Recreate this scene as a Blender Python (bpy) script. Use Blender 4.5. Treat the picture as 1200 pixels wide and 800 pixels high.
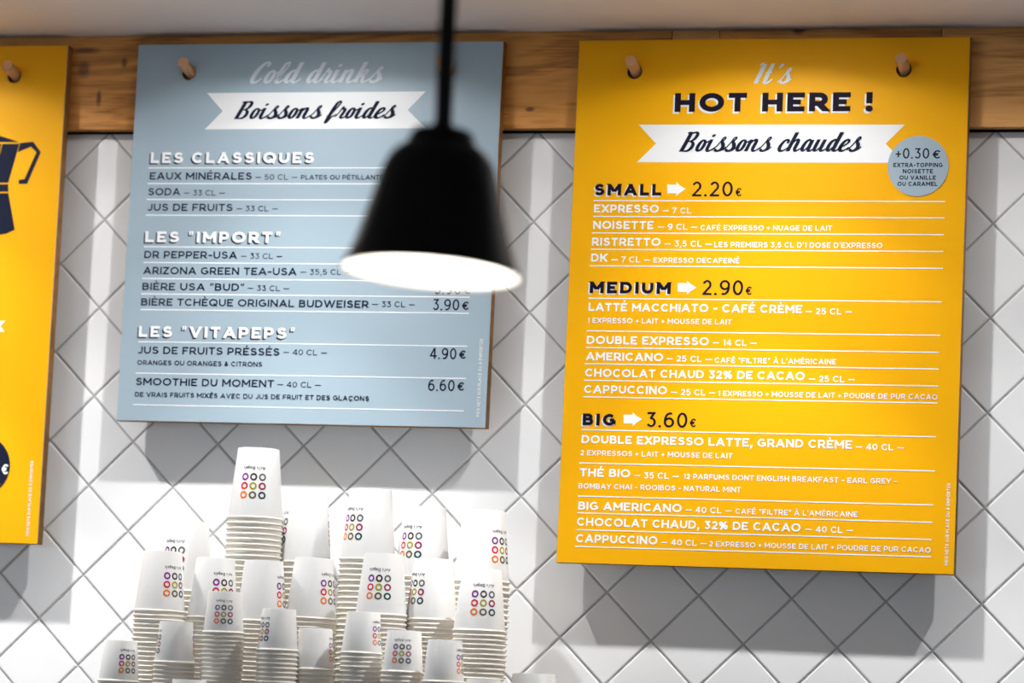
import bpy, bmesh, math, random
from mathutils import Vector, Matrix

random.seed(7)
for o in list(bpy.data.objects):
    bpy.data.objects.remove(o, do_unlink=True)
SC = bpy.context.scene
COL = SC.collection
Z0 = 2.40            # height of the underside of the oak rail above the floor

# ------------------------------------------------------------------ camera
FPX = 4119.743
CAM = Vector((2.09702, -5.17063, -0.96566 + Z0))
RIGHT = Vector((0.96492797, 0.25852572, 0.04559011))
FWD = Vector((-0.26218777, 0.95774717, 0.11822829))
UP = Vector((-0.01309874, -0.12603495, 0.99193932))
cd = bpy.data.cameras.new('camera')
cam = bpy.data.objects.new('camera', cd)
COL.objects.link(cam)
m = Matrix.Identity(4)
for k in range(3):
    m[k][0] = RIGHT[k]; m[k][1] = UP[k]; m[k][2] = -FWD[k]; m[k][3] = CAM[k]
cam.matrix_world = m
cd.sensor_fit = 'HORIZONTAL'
cd.sensor_width = 36.0
cd.lens = FPX / 1200 * 36.0
cd.clip_start = 0.05
cd.dof.use_dof = True
cd.dof.focus_distance = 5.22
cd.dof.aperture_fstop = 3.0
SC.camera = cam

# ------------------------------------------------------------------ world, exposure, lamps
w = bpy.data.worlds.new('world'); SC.world = w; w.use_nodes = True
wb = w.node_tree.nodes['Background']
wb.inputs[0].default_value = (0.74, 0.87, 1.0, 1)
wb.inputs[1].default_value = 0.20
SC.view_settings.view_transform = 'Standard'
SC.view_settings.look = 'None'
SC.view_settings.gamma = 1
SC.view_settings.use_curve_mapping = False
SC.view_settings.exposure = 0.0

DOWN_X = (-1.10, -0.37, 0.36, 1.09, 1.82)
DOWN_Y = -0.36
for x in DOWN_X:
    ld = bpy.data.lights.new('downlight_beam', 'SPOT')
    ld.energy = {-0.37: 48.0, 0.36: 29.0}.get(x, 30.0)
    ld.color = (1.0, 0.995, 0.985)
    ld.shadow_soft_size = 0.014
    ld.spot_size = math.radians(176)
    ld.spot_blend = 0.02
    # beam distribution of the reflector lamp: strong straight down, weak towards the rim of the can
    ld.use_nodes = True
    nt = ld.node_tree
    em = nt.nodes['Emission']
    tc = nt.nodes.new('ShaderNodeTexCoord'); sp = nt.nodes.new('ShaderNodeSeparateXYZ')
    ab = nt.nodes.new('ShaderNodeMath'); ab.operation = 'ABSOLUTE'
    rp = nt.nodes.new('ShaderNodeValToRGB'); mu = nt.nodes.new('ShaderNodeMath'); mu.operation = 'MULTIPLY'
    mu.inputs[1].default_value = 5.6
    nt.links.new(tc.outputs['Normal'], sp.inputs[0]); nt.links.new(sp.outputs['Z'], ab.inputs[0])
    nt.links.new(ab.outputs[0], rp.inputs[0]); nt.links.new(rp.outputs[0], mu.inputs[0]); nt.links.new(mu.outputs[0], em.inputs['Strength'])
    BEAM = ((.05, .06), (.30, .055), (.42, .031), (.516, .034), (.68, .056), (.84, .155), (.88, .28), (.92, .33), (.96, .25), (1, .20))
    rp.color_ramp.elements[0].position = BEAM[0][0]; rp.color_ramp.elements[1].position = BEAM[-1][0]
    for q, v in BEAM[1:-1]:
        rp.color_ramp.elements.new(q)
    for el, (q, v) in zip(rp.color_ramp.elements, BEAM):
        el.color = (v, v, v, 1)
    lo = bpy.data.objects.new('downlight_beam', ld)
    lo.location = (x, DOWN_Y, Z0 + 0.181)
    COL.objects.link(lo)
# added cool fill standing in for unseen windows, left behind the photographer
ld = bpy.data.lights.new('cool_daylight_fill', 'AREA')
ld.shape = 'RECTANGLE'; ld.size = 3.0; ld.size_y = 2.2
ld.energy = 32; ld.color = (0.72, 0.85, 1.0)
lo = bpy.data.objects.new('cool_daylight_fill', ld)
lo.location = (-3.2, -6.5, 1.5)
lo.rotation_euler = (Vector((0.4, 0, 1.9)) - lo.location).to_track_quat('-Z', 'Y').to_euler()
COL.objects.link(lo)


def at(px, py, Y):
    """point of the plane y=Y seen at photo pixel (px,py)"""
    d = RIGHT * ((px - 600) / FPX) + FWD - UP * ((py - 400) / FPX)
    t = (Y - CAM.y) / d.y
    return CAM + d * t


# ------------------------------------------------------------------ materials
def mat(name, col, rough=0.5, spec=0.5, metal=0.0):
    mt = bpy.data.materials.new(name); mt.use_nodes = True
    b = mt.node_tree.nodes['Principled BSDF']
    b.inputs['Base Color'].default_value = (*col, 1)
    b.inputs['Roughness'].default_value = rough
    b.inputs['Specular IOR Level'].default_value = spec
    b.inputs['Metallic'].default_value = metal
    return mt


def noisy(name, c1, c2, scale=(1, 1, 1), nscale=5, rough=0.5, spec=0.5, bump=0.0, detail=6, obj_coord=True, dist=0.0):
    mt = mat(name, c1, rough, spec)
    nt = mt.node_tree; N = nt.nodes; L = nt.links
    b = N['Principled BSDF']
    tc = N.new('ShaderNodeTexCoord'); mp = N.new('ShaderNodeMapping')
    mp.inputs['Scale'].default_value = scale
    L.new(tc.outputs['Object'], mp.inputs[0])
    nz = N.new('ShaderNodeTexNoise'); nz.inputs['Scale'].default_value = nscale
    nz.inputs['Detail'].default_value = detail; nz.inputs['Distortion'].default_value = dist
    L.new(mp.outputs[0], nz.inputs['Vector'])
    cr = N.new('ShaderNodeValToRGB')
    cr.color_ramp.elements[0].position = 0.33; cr.color_ramp.elements[0].color = (*c1, 1)
    cr.color_ramp.elements[1].position = 0.67; cr.color_ramp.elements[1].color = (*c2, 1)
    L.new(nz.outputs[0], cr.inputs[0]); L.new(cr.outputs[0], b.inputs['Base Color'])
    if bump:
        bp = N.new('ShaderNodeBump'); bp.inputs['Strength'].default_value = bump
        bp.inputs['Distance'].default_value = 0.002
        L.new(nz.outputs[0], bp.inputs['Height']); L.new(bp.outputs[0], b.inputs['Normal'])
    return mt


def wood(name, dark, light, knots=True, seed=0.0):
    """oak with long grain along x, cathedral figure and small dark knots"""
    mt = mat(name, light, 0.5, 0.35)
    nt = mt.node_tree; N = nt.nodes; L = nt.links
    b = N['Principled BSDF']
    tc = N.new('ShaderNodeTexCoord')

    def noise(sc, s, det, dist, off=0.0):
        mp = N.new('ShaderNodeMapping'); mp.inputs['Scale'].default_value = sc
        mp.inputs['Location'].default_value = (seed + off, off, seed)
        L.new(tc.outputs['Object'], mp.inputs[0])
        nz = N.new('ShaderNodeTexNoise'); nz.inputs['Scale'].default_value = s
        nz.inputs['Detail'].default_value = det; nz.inputs['Distortion'].default_value = dist
        L.new(mp.outputs[0], nz.inputs['Vector'])
        return nz
    big = noise((1.2, 6, 9), 1.6, 3, 1.2)
    fine = noise((6, 120, 150), 2.2, 5, 0.2, 3.0)
    mix = N.new('ShaderNodeMath'); mix.operation = 'MULTIPLY_ADD'
    L.new(big.outputs[0], mix.inputs[0]); mix.inputs[1].default_value = 9.0
    L.new(fine.outputs[0], mix.inputs[2])
    fr = N.new('ShaderNodeMath'); fr.operation = 'PINGPONG'; fr.inputs[1].default_value = 1.0
    L.new(mix.outputs[0], fr.inputs[0])
    ad = N.new('ShaderNodeMath'); ad.operation = 'MULTIPLY_ADD'; ad.inputs[1].default_value = 0.45
    L.new(fr.outputs[0], ad.inputs[0])
    sc2 = N.new('ShaderNodeMath'); sc2.operation = 'MULTIPLY'; sc2.inputs[1].default_value = 0.6
    L.new(fine.outputs[0], sc2.inputs[0]); L.new(sc2.outputs[0], ad.inputs[2])
    cr = N.new('ShaderNodeValToRGB')
    cr.color_ramp.elements[0].position = 0.22; cr.color_ramp.elements[0].color = (*dark, 1)
    cr.color_ramp.elements[1].position = 0.66; cr.color_ramp.elements[1].color = (*light, 1)
    L.new(ad.outputs[0], cr.inputs[0])
    out = cr.outputs[0]
    for kx, kz, kw, kh in ((-.0405, .098, .009, .012), (-.012, .050, .0035, .011), (-.038, .128, .02, .004), (.028, .108, .004, .007), (1.115, .150, .008, .006), (.70, .03, .006, .003)) if knots else ():
        sb = N.new('ShaderNodeVectorMath'); sb.operation = 'SUBTRACT'; sb.inputs[1].default_value = (kx, -.025, Z0 + kz)
        ml = N.new('ShaderNodeVectorMath'); ml.operation = 'MULTIPLY'; ml.inputs[1].default_value = (1 / kw, 0, 1 / kh)
        ln = N.new('ShaderNodeVectorMath'); ln.operation = 'LENGTH'
        wj = N.new('ShaderNodeMath'); wj.operation = 'MULTIPLY_ADD'; wj.inputs[1].default_value = .9
        kr = N.new('ShaderNodeValToRGB')
        kr.color_ramp.elements[0].position = .55; kr.color_ramp.elements[0].color = (.12, .07, .05, 1)
        kr.color_ramp.elements[1].position = 1.0; kr.color_ramp.elements[1].color = (1, 1, 1, 1)
        hf = N.new('ShaderNodeMath'); hf.operation = 'MULTIPLY'; hf.inputs[1].default_value = .5
        mx = N.new('ShaderNodeMixRGB'); mx.blend_type = 'MULTIPLY'; mx.inputs[0].default_value = .8
        L.new(tc.outputs['Object'], sb.inputs[0]); L.new(sb.outputs[0], ml.inputs[0]); L.new(ml.outputs[0], ln.inputs[0])
        L.new(fine.outputs[0], wj.inputs[0]); L.new(ln.outputs['Value'], wj.inputs[2]); L.new(wj.outputs[0], hf.inputs[0])
        L.new(hf.outputs[0], kr.inputs[0]); L.new(out, mx.inputs[1]); L.new(kr.outputs[0], mx.inputs[2]); out = mx.outputs[0]
    if knots:
        kn = noise((5, 14, 16), 1.0, 2, 0.6, 8.0)
        kr = N.new('ShaderNodeValToRGB')
        kr.color_ramp.elements[0].position = 0.66; kr.color_ramp.elements[0].color = (1, 1, 1, 1)
        kr.color_ramp.elements[1].position = 0.76; kr.color_ramp.elements[1].color = (0.16, 0.09, 0.05, 1)
        L.new(kn.outputs[0], kr.inputs[0])
        mx = N.new('ShaderNodeMixRGB'); mx.blend_type = 'MULTIPLY'; mx.inputs[0].default_value = 1
        L.new(out, mx.inputs[1]); L.new(kr.outputs[0], mx.inputs[2]); out = mx.outputs[0]
    L.new(out, b.inputs['Base Color'])
    bp = N.new('ShaderNodeBump'); bp.inputs['Strength'].default_value = 0.25
    bp.inputs['Distance'].default_value = 0.001
    L.new(fine.outputs[0], bp.inputs['Height']); L.new(bp.outputs[0], b.inputs['Normal'])
    return mt


M = {
    'tile': noisy('glazed_white_tile', (0.88, 0.885, 0.89), (0.91, 0.91, 0.915), nscale=9, rough=0.16, spec=0.45),
    'grout': noisy('grey_grout', (0.43, 0.43, 0.435), (0.49, 0.49, 0.495), nscale=60, rough=0.9, spec=0.1, bump=0.3),
    'oak': wood('oak_rail', (0.30, 0.110, 0.016), (0.68, 0.30, 0.065)),
    'oak2': wood('oak_rail_fresh', (0.40, 0.17, 0.038), (0.72, 0.37, 0.115), False, 5.0),
    'ply': wood('board_backing_wood', (0.20, 0.085, 0.018), (0.34, 0.155, 0.035), False, 9.0),
    'dowel': noisy('beech_dowel', (0.60, 0.32, 0.16), (0.70, 0.40, 0.22), (60, 4, 60), 1.5, 0.55, 0.3),
    'plaster': noisy('ceiling_plaster', (0.76, 0.70, 0.69), (0.80, 0.74, 0.73), nscale=4, rough=0.9, spec=0.1, bump=0.1),
    'blue': noisy('pale_blue_print', (0.330, 0.425, 0.495), (0.340, 0.435, 0.505), nscale=3, rough=0.42, spec=0.3),
    'yellow': noisy('yellow_print', (0.860, 0.412, 0.002), (0.870, 0.422, 0.002), nscale=3, rough=0.5, spec=0.12),
    'white_print': mat('white_print', (0.88, 0.89, 0.90), 0.45, 0.3),
    'pale_print': mat('pale_blue_grey_print', (0.74, 0.80, 0.85), 0.45, 0.3),
    'core': mat('white_board_edge', (0.85, 0.84, 0.82), 0.5, 0.3),
    'navy': mat('navy_print', (0.010, 0.013, 0.032), 0.6, 0.06),
    'cup_ink': mat('grey_cup_ink', (0.07, 0.065, 0.07), 0.5, 0.3),
    'ink': mat('dark_ink', (0.010, 0.007, 0.018), 0.6, 0.06),
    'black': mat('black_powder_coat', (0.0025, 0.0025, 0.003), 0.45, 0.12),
    'enamel': mat('white_enamel', (0.9, 0.88, 0.85), 0.35, 0.4),
    'steel': mat('brushed_steel', (0.6, 0.6, 0.6), 0.3, 0.5, 1.0),
    'floor': noisy('grey_floor', (0.30, 0.28, 0.26), (0.36, 0.34, 0.31), nscale=3, rough=0.5),
    'counter': wood('dark_counter_wood', (0.05, 0.045, 0.04), (0.09, 0.08, 0.075), False, 2.0),
}


def paper_mat(name, col):
    mt = noisy(name, col, tuple(c * 1.02 for c in col), nscale=30, rough=0.42, spec=0.35)
    b = mt.node_tree.nodes['Principled BSDF']
    b.inputs['Subsurface Weight'].default_value = 0.0
    return mt


M['paper'] = paper_mat('white_cup_paper', (0.755, 0.755, 0.75))
M['rim'] = paper_mat('cream_cup_lip', (0.80, 0.76, 0.69))
M['bulb'] = bpy.data.materials.new('lit_bulb'); M['bulb'].use_nodes = True
_n = M['bulb'].node_tree.nodes['Principled BSDF']
_n.inputs['Emission Color'].default_value = (1, 0.93, 0.84, 1)
_n.inputs['Emission Strength'].default_value = 60


# ------------------------------------------------------------------ mesh helpers
def link(name, me, parent=None, loc=None):
    o = bpy.data.objects.new(name, me)
    COL.objects.link(o)
    if parent is not None:
        o.parent = parent
    if loc is not None:
        o.location = loc
    return o


def mesh(name, vs, fs, mt=None, smooth=False):
    me = bpy.data.meshes.new(name)
    me.from_pydata([tuple(v) for v in vs], [], fs)
    me.update()
    if mt: me.materials.append(mt)
    if smooth: me.polygons.foreach_set('use_smooth', [True] * len(me.polygons))
    return me


def empty(name, loc=(0, 0, 0)):
    return link(name, None, loc=loc)


def tag(o, label=None, cat=None, group=None, kind=None):
    if label: o['label'] = label
    if cat: o['category'] = cat
    if group: o['group'] = group
    if kind: o['kind'] = kind
    return o


def box_mesh(name, x0, x1, y0, y1, z0, z1, mt, bev=0.0):
    bm = bmesh.new()
    bmesh.ops.create_cube(bm, size=1)
    for v in bm.verts:
        v.co = Vector(((x0 + x1) / 2 + v.co.x * (x1 - x0), (y0 + y1) / 2 + v.co.y * (y1 - y0), (z0 + z1) / 2 + v.co.z * (z1 - z0)))
    if bev:
        bmesh.ops.bevel(bm, geom=list(bm.edges), offset=bev, segments=2, profile=0.6, affect='EDGES')
    me = bpy.data.meshes.new(name); bm.to_mesh(me); bm.free()
    me.materials.append(mt)
    return me


def lathe(name, prof, n, mt, smooth=True, axis_off=(0, 0)):
    vs, fs = [], []
    for r, z in prof:
        for k in range(n):
            a = 2 * math.pi * k / n
            vs.append((r * math.cos(a) + axis_off[0], r * math.sin(a) + axis_off[1], z))
    for i in range(len(prof) - 1):
        for k in range(n):
            k2 = (k + 1) % n
            fs.append((i * n + k, i * n + k2, (i + 1) * n + k2, (i + 1) * n + k))
    return mesh(name, vs, fs, mt, smooth)


def auto_smooth(me, ang=35):
    bm = bmesh.new(); bm.from_mesh(me)
    for e in bm.edges:
        if len(e.link_faces) == 2 and e.calc_face_angle(0) > math.radians(ang):
            e.smooth = False
    bm.to_mesh(me); bm.free()
    return me


def holed_sheet(name, x0, x1, z0, z1, holes, thick, mt):
    """upright sheet in the xz plane with round holes; front at y=-thick, back at y=0"""
    cu = bpy.data.curves.new(name, 'CURVE'); cu.dimensions = '2D'; cu.fill_mode = 'BOTH'
    cu.extrude = thick / 2; cu.resolution_u = 8

    def poly(pts):
        s = cu.splines.new('POLY'); s.points.add(len(pts) - 1)
        for p, (a, b) in zip(s.points, pts): p.co = (a, b, 0, 1)
        s.use_cyclic_u = True
    poly([(x0, z0), (x1, z0), (x1, z1), (x0, z1)])
    for hx, hz, r in holes:
        poly([(hx + r * math.cos(2 * math.pi * k / 28), hz + r * math.sin(2 * math.pi * k / 28)) for k in range(28)])
    tmp = bpy.data.objects.new('tmp', cu); COL.objects.link(tmp)
    dg = bpy.context.evaluated_depsgraph_get()
    me = bpy.data.meshes.new_from_object(tmp.evaluated_get(dg))
    bpy.data.objects.remove(tmp)
    for v in me.vertices:
        x, y, z = v.co
        v.co = (x, -z - thick / 2, y)
    me.name = name
    me.materials.clear(); me.materials.append(mt)
    me.update()
    return me


# ------------------------------------------------------------------ lettering (drawn stroke by stroke)
def arc(cx, cy, rx, ry, a0, a1, n=9):
    return [(cx + rx * math.cos(math.radians(a0 + (a1 - a0) * k / n)), cy + ry * math.sin(math.radians(a0 + (a1 - a0) * k / n))) for k in range(n + 1)]


# every glyph: (width, [strokes]); coordinates 0..1 of the skeleton box; ('p', pts) polyline, ('d', a, b) diagonal cut level
def P(*pts): return ('p', list(pts))
def D(*pts): return ('d', list(pts))


G = {
    'A': (1.04, [D((0, 0), (.5, 1)), D((1, 0), (.5, 1)), ('b', [(.2, .27), (.8, .27)])]),
    'B': (.84, [P((0, 0), (0, 1)), ('b', [(0, 1), (.5, 1)] + arc(.55, .77, .35, .23, 90, -90, 7) + [(0, .54)]), ('b', [(0, .54), (.6, .54)] + arc(.62, .27, .38, .27, 90, -90, 7) + [(0, 0)])]),
    'C': (.98, [('b', arc(.54, .5, .54, .5, 42, 318, 16))]),
    'D': (.94, [P((0, 0), (0, 1)), ('b', [(0, 1), (.42, 1)] + arc(.45, .5, .55, .5, 90, -90, 11) + [(0, 0)])]),
    'E': (.78, [P((1, 1), (0, 1), (0, 0), (1, 0)), ('b', [(0, .5), (.93, .5)])]),
    'F': (.76, [P((1, 1), (0, 1), (0, 0)), ('b', [(0, .48), (.93, .48)])]),
    'G': (1.02, [('b', arc(.52, .5, .52, .5, 48, 325, 16) + [(1, .2), (1, .46)]), ('b', [(1.03, .46), (.55, .46)])]),
    'H': (.92, [P((0, 0), (0, 1)), P((1, 0), (1, 1)), ('b', [(0, .5), (1, .5)])]),
    'I': (.20, [P((.5, 0), (.5, 1))]),
    'J': (.68, [('b', [(0, .1)] + arc(.5, .33, .5, .33, 220, 360, 8)[1:] + [(1, 1.1)])]),
    'K': (.90, [P((0, 0), (0, 1)), D((.05, .33), (.98, 1)), D((.98, 0), (.36, .6))]),
    'L': (.74, [P((0, 1), (0, 0), (1, 0))]),
    'M': (1.10, [P((0, 0), (0, 1)), P((1, 0), (1, 1)), D((.5, .25), (0, 1)), D((.5, .25), (1, 1))]),
    'N': (.94, [P((0, 0), (0, 1)), P((1, 0), (1, 1)), D((1, 0), (0, 1))]),
    'O': (1.12, [('c', arc(.5, .5, .5, .5, 0, 360, 22)[:-1])]),
    'P': (.82, [P((0, 0), (0, 1)), ('b', [(0, 1), (.5, 1)] + arc(.58, .68, .42, .32, 90, -90, 8) + [(0, .36)])]),
    'Q': (1.12, [('c', arc(.5, .5, .5, .5, 0, 360, 22)[:-1]), ('b', [(.55, .32), (1, -.12)])]),
    'R': (.86, [P((0, 0), (0, 1)), ('b', [(0, 1), (.5, 1)] + arc(.56, .69, .40, .31, 90, -90, 8) + [(0, .38)]), D((1, 0), (.5, .4))]),
    'S': (.82, [('b', [(.95, .84)] + arc(.5, .77, .42, .23, 50, 180, 7) + arc(.5, .77, .42, .25, 195, 255, 3) + arc(.5, .26, .5, .26, 70, -90, 8) + arc(.5, .26, .5, .26, -100, -140, 2) + [(-.02, .15)])]),
    'T': (.82, [P((0, 1), (1, 1)), P((.5, 0), (.5, 1))]),
    'U': (.90, [('b', [(0, 1.1)] + arc(.5, .42, .5, .42, 180, 360, 10) + [(1, 1.1)])]),
    'V': (1.0, [D((.5, 0), (0, 1)), D((.5, 0), (1, 1))]),
    'W': (1.46, [D((.26, 0), (0, 1)), D((.26, 0), (.5, 1)), D((.74, 0), (.5, 1)), D((.74, 0), (1, 1))]),
    'X': (.92, [D((0, 0), (1, 1)), D((1, 0), (0, 1))]),
    'Y': (.92, [D((.5, .4), (0, 1)), D((.5, .4), (1, 1)), P((.5, 0), (.5, .45))]),
    'Z': (.82, [P((0, 1), (1, 1)), P((0, 0), (1, 0)), D((0, 0), (1, 1))]),
    '0': (.80, [('c', arc(.5, .5, .5, .5, 0, 360, 20)[:-1])]),
    '1': (.40, [P((1, 0), (1, 1)), ('b', [(0, .86), (1, 1)])]),
    '2': (.74, [('b', [(.03, .8)] + arc(.5, .7, .46, .3, 150, -30, 10) + [(.1, .04)]), P((.05, 0), (1, 0))]),
    '3': (.74, [P((.1, 1), (.9, 1)), D((.42, .6), (.9, 1)), ('b', [(.38, .6)] + arc(.5, .3, .48, .3, 75, -90, 8) + arc(.5, .3, .5, .3, -100, -140, 2) + [(0, .14)])]),
    '4': (.84, [D((0, .26), (.7, 1)), P((0, .26), (1, .26)), P((.75, 0), (.75, 1))]),
    '5': (.76, [('b', [(.92, 1), (.15, 1), (.1, .55)] + arc(.5, .31, .48, .31, 110, -90, 9) + arc(.5, .31, .5, .31, -100, -140, 2) + [(0, .14)])]),
    '6': (.80, [('c', arc(.5, .31, .5, .31, 0, 360, 16)[:-1]), ('b', [(.0, .35)] + arc(.6, .45, .6, .55, 175, 65, 8))]),
    '7': (.74, [P((0, 1), (1, 1)), D((.3, 0), (1, 1))]),
    '8': (.78, [('c', arc(.5, .77, .4, .23, 0, 360, 14)[:-1]), ('c', arc(.5, .27, .5, .27, 0, 360, 14)[:-1])]),
    '9': (.80, [('c', arc(.5, .69, .5, .31, 0, 360, 16)[:-1]), ('b', arc(.4, .55, .6, .55, 5, -115, 8))]),
    '-': (.50, [P((0, .42), (1, .42))]),
    '_': (1.02, [P((0, .42), (1, .42))]),     # long dash
    '+': (.64, [P((0, .42), (1, .42)), P((.5, .16), (.5, .68))]),
    '.': (.18, [('o', (.5, 0))]),
    ',': (.24, [('b', [(.7, .1), (.3, -.2)])]),
    "'": (.16, [('b', [(.7, 1.05), (.3, .72)])]),
    '"': (.46, [('b', [(.15, 1.03), (.0, .68)]), ('b', [(1.05, 1.03), (.9, .68)])]),
    '!': (.20, [P((.5, .56), (.5, 1)), ('o', (.5, 0))]),
    '&': (.86, [('b', [(1, 0), (.25, .72)] + arc(.45, .8, .22, .2, 160, -30, 7) + [(.15, .42)] + arc(.38, .24, .36, .24, 160, 300, 6) + [(.95, .45)])]),
    '%': (1.1, [D((.2, 0), (.8, 1)), ('c', arc(.18, .76, .18, .24, 0, 360, 12)[:-1]), ('c', arc(.82, .24, .18, .24, 0, 360, 12)[:-1])]),
    '\u20ac': (.80, [('b', arc(.62, .5, .42, .5, 42, 318, 14)), ('b', [(0, .6), (.75, .6)]), ('b', [(0, .4), (.7, .4)])]),
    'a': (.56, [('c', arc(.5, .32, .5, .32, 0, 360, 12)[:-1]), P((1, 0), (1, .64))]),
    'e': (.58, [('b', [(0, .33), (1, .33)] + arc(.5, .32, .5, .32, 0, 310, 11))]),
    'g': (.56, [('c', arc(.5, .32, .5, .32, 0, 360, 12)[:-1]), ('b', [(1, .66), (1, -.1)] + arc(.5, -.1, .5, .22, 0, -140, 6))]),
    'i': (.16, [P((.5, 0), (.5, .62)), ('o', (.5, .9))]),
    'l': (.16, [P((.5, 0), (.5, 1))]),
    'r': (.36, [P((0, 0), (0, .64)), ('b', [(0, .4), (.4, .6), (1, .62)])]),
    's': (.46, [('b', [(.95, .56), (.5, .64), (.1, .52), (.5, .34), (.95, .16), (.5, 0), (0, .08)])]),
}
ACC = {'\u00c9': ('E', 1), '\u00c8': ('E', -1), '\u00c0': ('A', -1), '\u00c7': ('C', 0)}


def ribbon(vs, fs, pts, ws, z, closed=False, ext0=0.0, ext1=0.0):
    n = len(pts)
    pts = [Vector((p[0], p[1])) for p in pts]
    if not closed and n > 1:
        if ext0: pts[0] = pts[0] + (pts[0] - pts[1]).normalized() * ext0
        if ext1: pts[-1] = pts[-1] + (pts[-1] - pts[-2]).normalized() * ext1
    base = len(vs)
    for i in range(n):
        if closed:
            a, b = pts[i - 1], pts[(i + 1) % n]
            d1 = (pts[i] - a).normalized(); d2 = (b - pts[i]).normalized()
        else:
            d1 = (pts[i] - pts[i - 1]).normalized() if i > 0 else (pts[1] - pts[0]).normalized()
            d2 = (pts[i + 1] - pts[i]).normalized() if i < n - 1 else d1
        t = (d1 + d2)
        if t.length < 1e-6: t = d1
        t.normalize()
        nr = Vector((-t.y, t.x))
        c = max(0.5, t.dot(d1))
        h = ws[i] / 2 / c
        vs.append((pts[i].x + nr.x * h, pts[i].y + nr.y * h, z))
        vs.append((pts[i].x - nr.x * h, pts[i].y - nr.y * h, z))
    m_ = n if closed else n - 1
    for i in range(m_):
        j = (i + 1) % n
        fs.append((base + 2 * i, base + 2 * i + 1, base + 2 * j + 1, base + 2 * j))


def glyph(vs, fs, ch, x, wt, zc, wscale=1.0):
    """append a capital of cap height 1 at x; returns its outer width"""
    acc = None
    if ch in ACC: ch, acc = ACC[ch][0], ACC[ch][1]; real = True
    else: real = False
    W, strokes = G[ch]
    W = max(W * wscale, wt)
    if ch in "I.!'il": W = max(W, wt)
    h = wt / 2
    fx = lambda u: x + h + u * (W - wt)
    fy = lambda v: h + v * (1 - wt)
    for st in strokes:
        zc[0] += 1
        z = zc[0] * 4e-6
        k = st[0]
        if ch in '"\'': 
            ribbon(vs, fs, [(fx(u), v) for u, v in st[1]], [min(wt, .14)] * 2, z); continue
        if ch == ',':
            ribbon(vs, fs, [(x + W * .75, wt), (x + W * .55, 0), (x + W * .1, -.24)], [wt, wt * .95, wt * .5], z); continue
        if k == 'o':
            cx, cy = fx(st[1][0]), fy(st[1][1])
            r = wt * 0.62
            b = len(vs)
            vs.extend([(cx + r * math.cos(a * math.pi / 5), cy + r * math.sin(a * math.pi / 5), z) for a in range(10)])
            fs.append(tuple(range(b, b + 10)))
            continue
        pts = [(fx(u), fy(v)) for u, v in st[1]]
        if k == 'p':
            ribbon(vs, fs, pts, [wt] * len(pts), z, False, h, h)
        elif k == 'b':
            ribbon(vs, fs, pts, [wt * .97] * len(pts), z)
        elif k == 'c':
            ribbon(vs, fs, pts, [wt] * len(pts), z, True)
        elif k == 'd':
            a, b2 = Vector(pts[0]), Vector(pts[1])
            d = b2 - a
            s = abs(d.y) / d.length
            half = wt / 2 / max(s, .35)
            lo, hi = a, b2
            e0 = h if abs(lo.y - h) < 1e-6 else 0
            e1 = h if abs(hi.y - (1 - h)) < 1e-6 else 0
            lo2 = lo - d * (e0 / d.y); hi2 = hi + d * (e1 / d.y)
            if e0 and d.x: lo2.x = lo2.x if abs(d.x) < 1e-6 else lo.x + (lo2.x - lo.x) * .5
            if e1 and d.x: hi2.x = hi.x + (hi2.x - hi.x) * .5
            b = len(vs)
            vs.extend([(lo2.x - half, lo2.y, z), (lo2.x + half, lo2.y, z), (hi2.x + half, hi2.y, z), (hi2.x - half, hi2.y, z)])
            fs.append((b, b + 1, b + 2, b + 3))
    if real:
        zc[0] += 1
        if acc:
            cx = x + W / 2
            ribbon(vs, fs, [(cx - .06 * acc, 1.10), (cx + .14 * acc, 1.32)], [wt * .8] * 2, zc[0] * 4e-6)
        else:
            cx = x + W / 2
            ribbon(vs, fs, [(cx, 0), (cx + .03, -.1), (cx - .1, -.22)], [wt * .7] * 3, zc[0] * 4e-6)
    return W


def sans(text, wt=.2, gap=.16, space=.44, wscale=1.0):
    vs, fs = [], []
    x = 0; zc = [0]
    for ch in text:
        if ch == ' ':
            x += space; continue
        x += glyph(vs, fs, ch, x, wt, zc, wscale) + gap
    return vs, fs, x - gap


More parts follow.
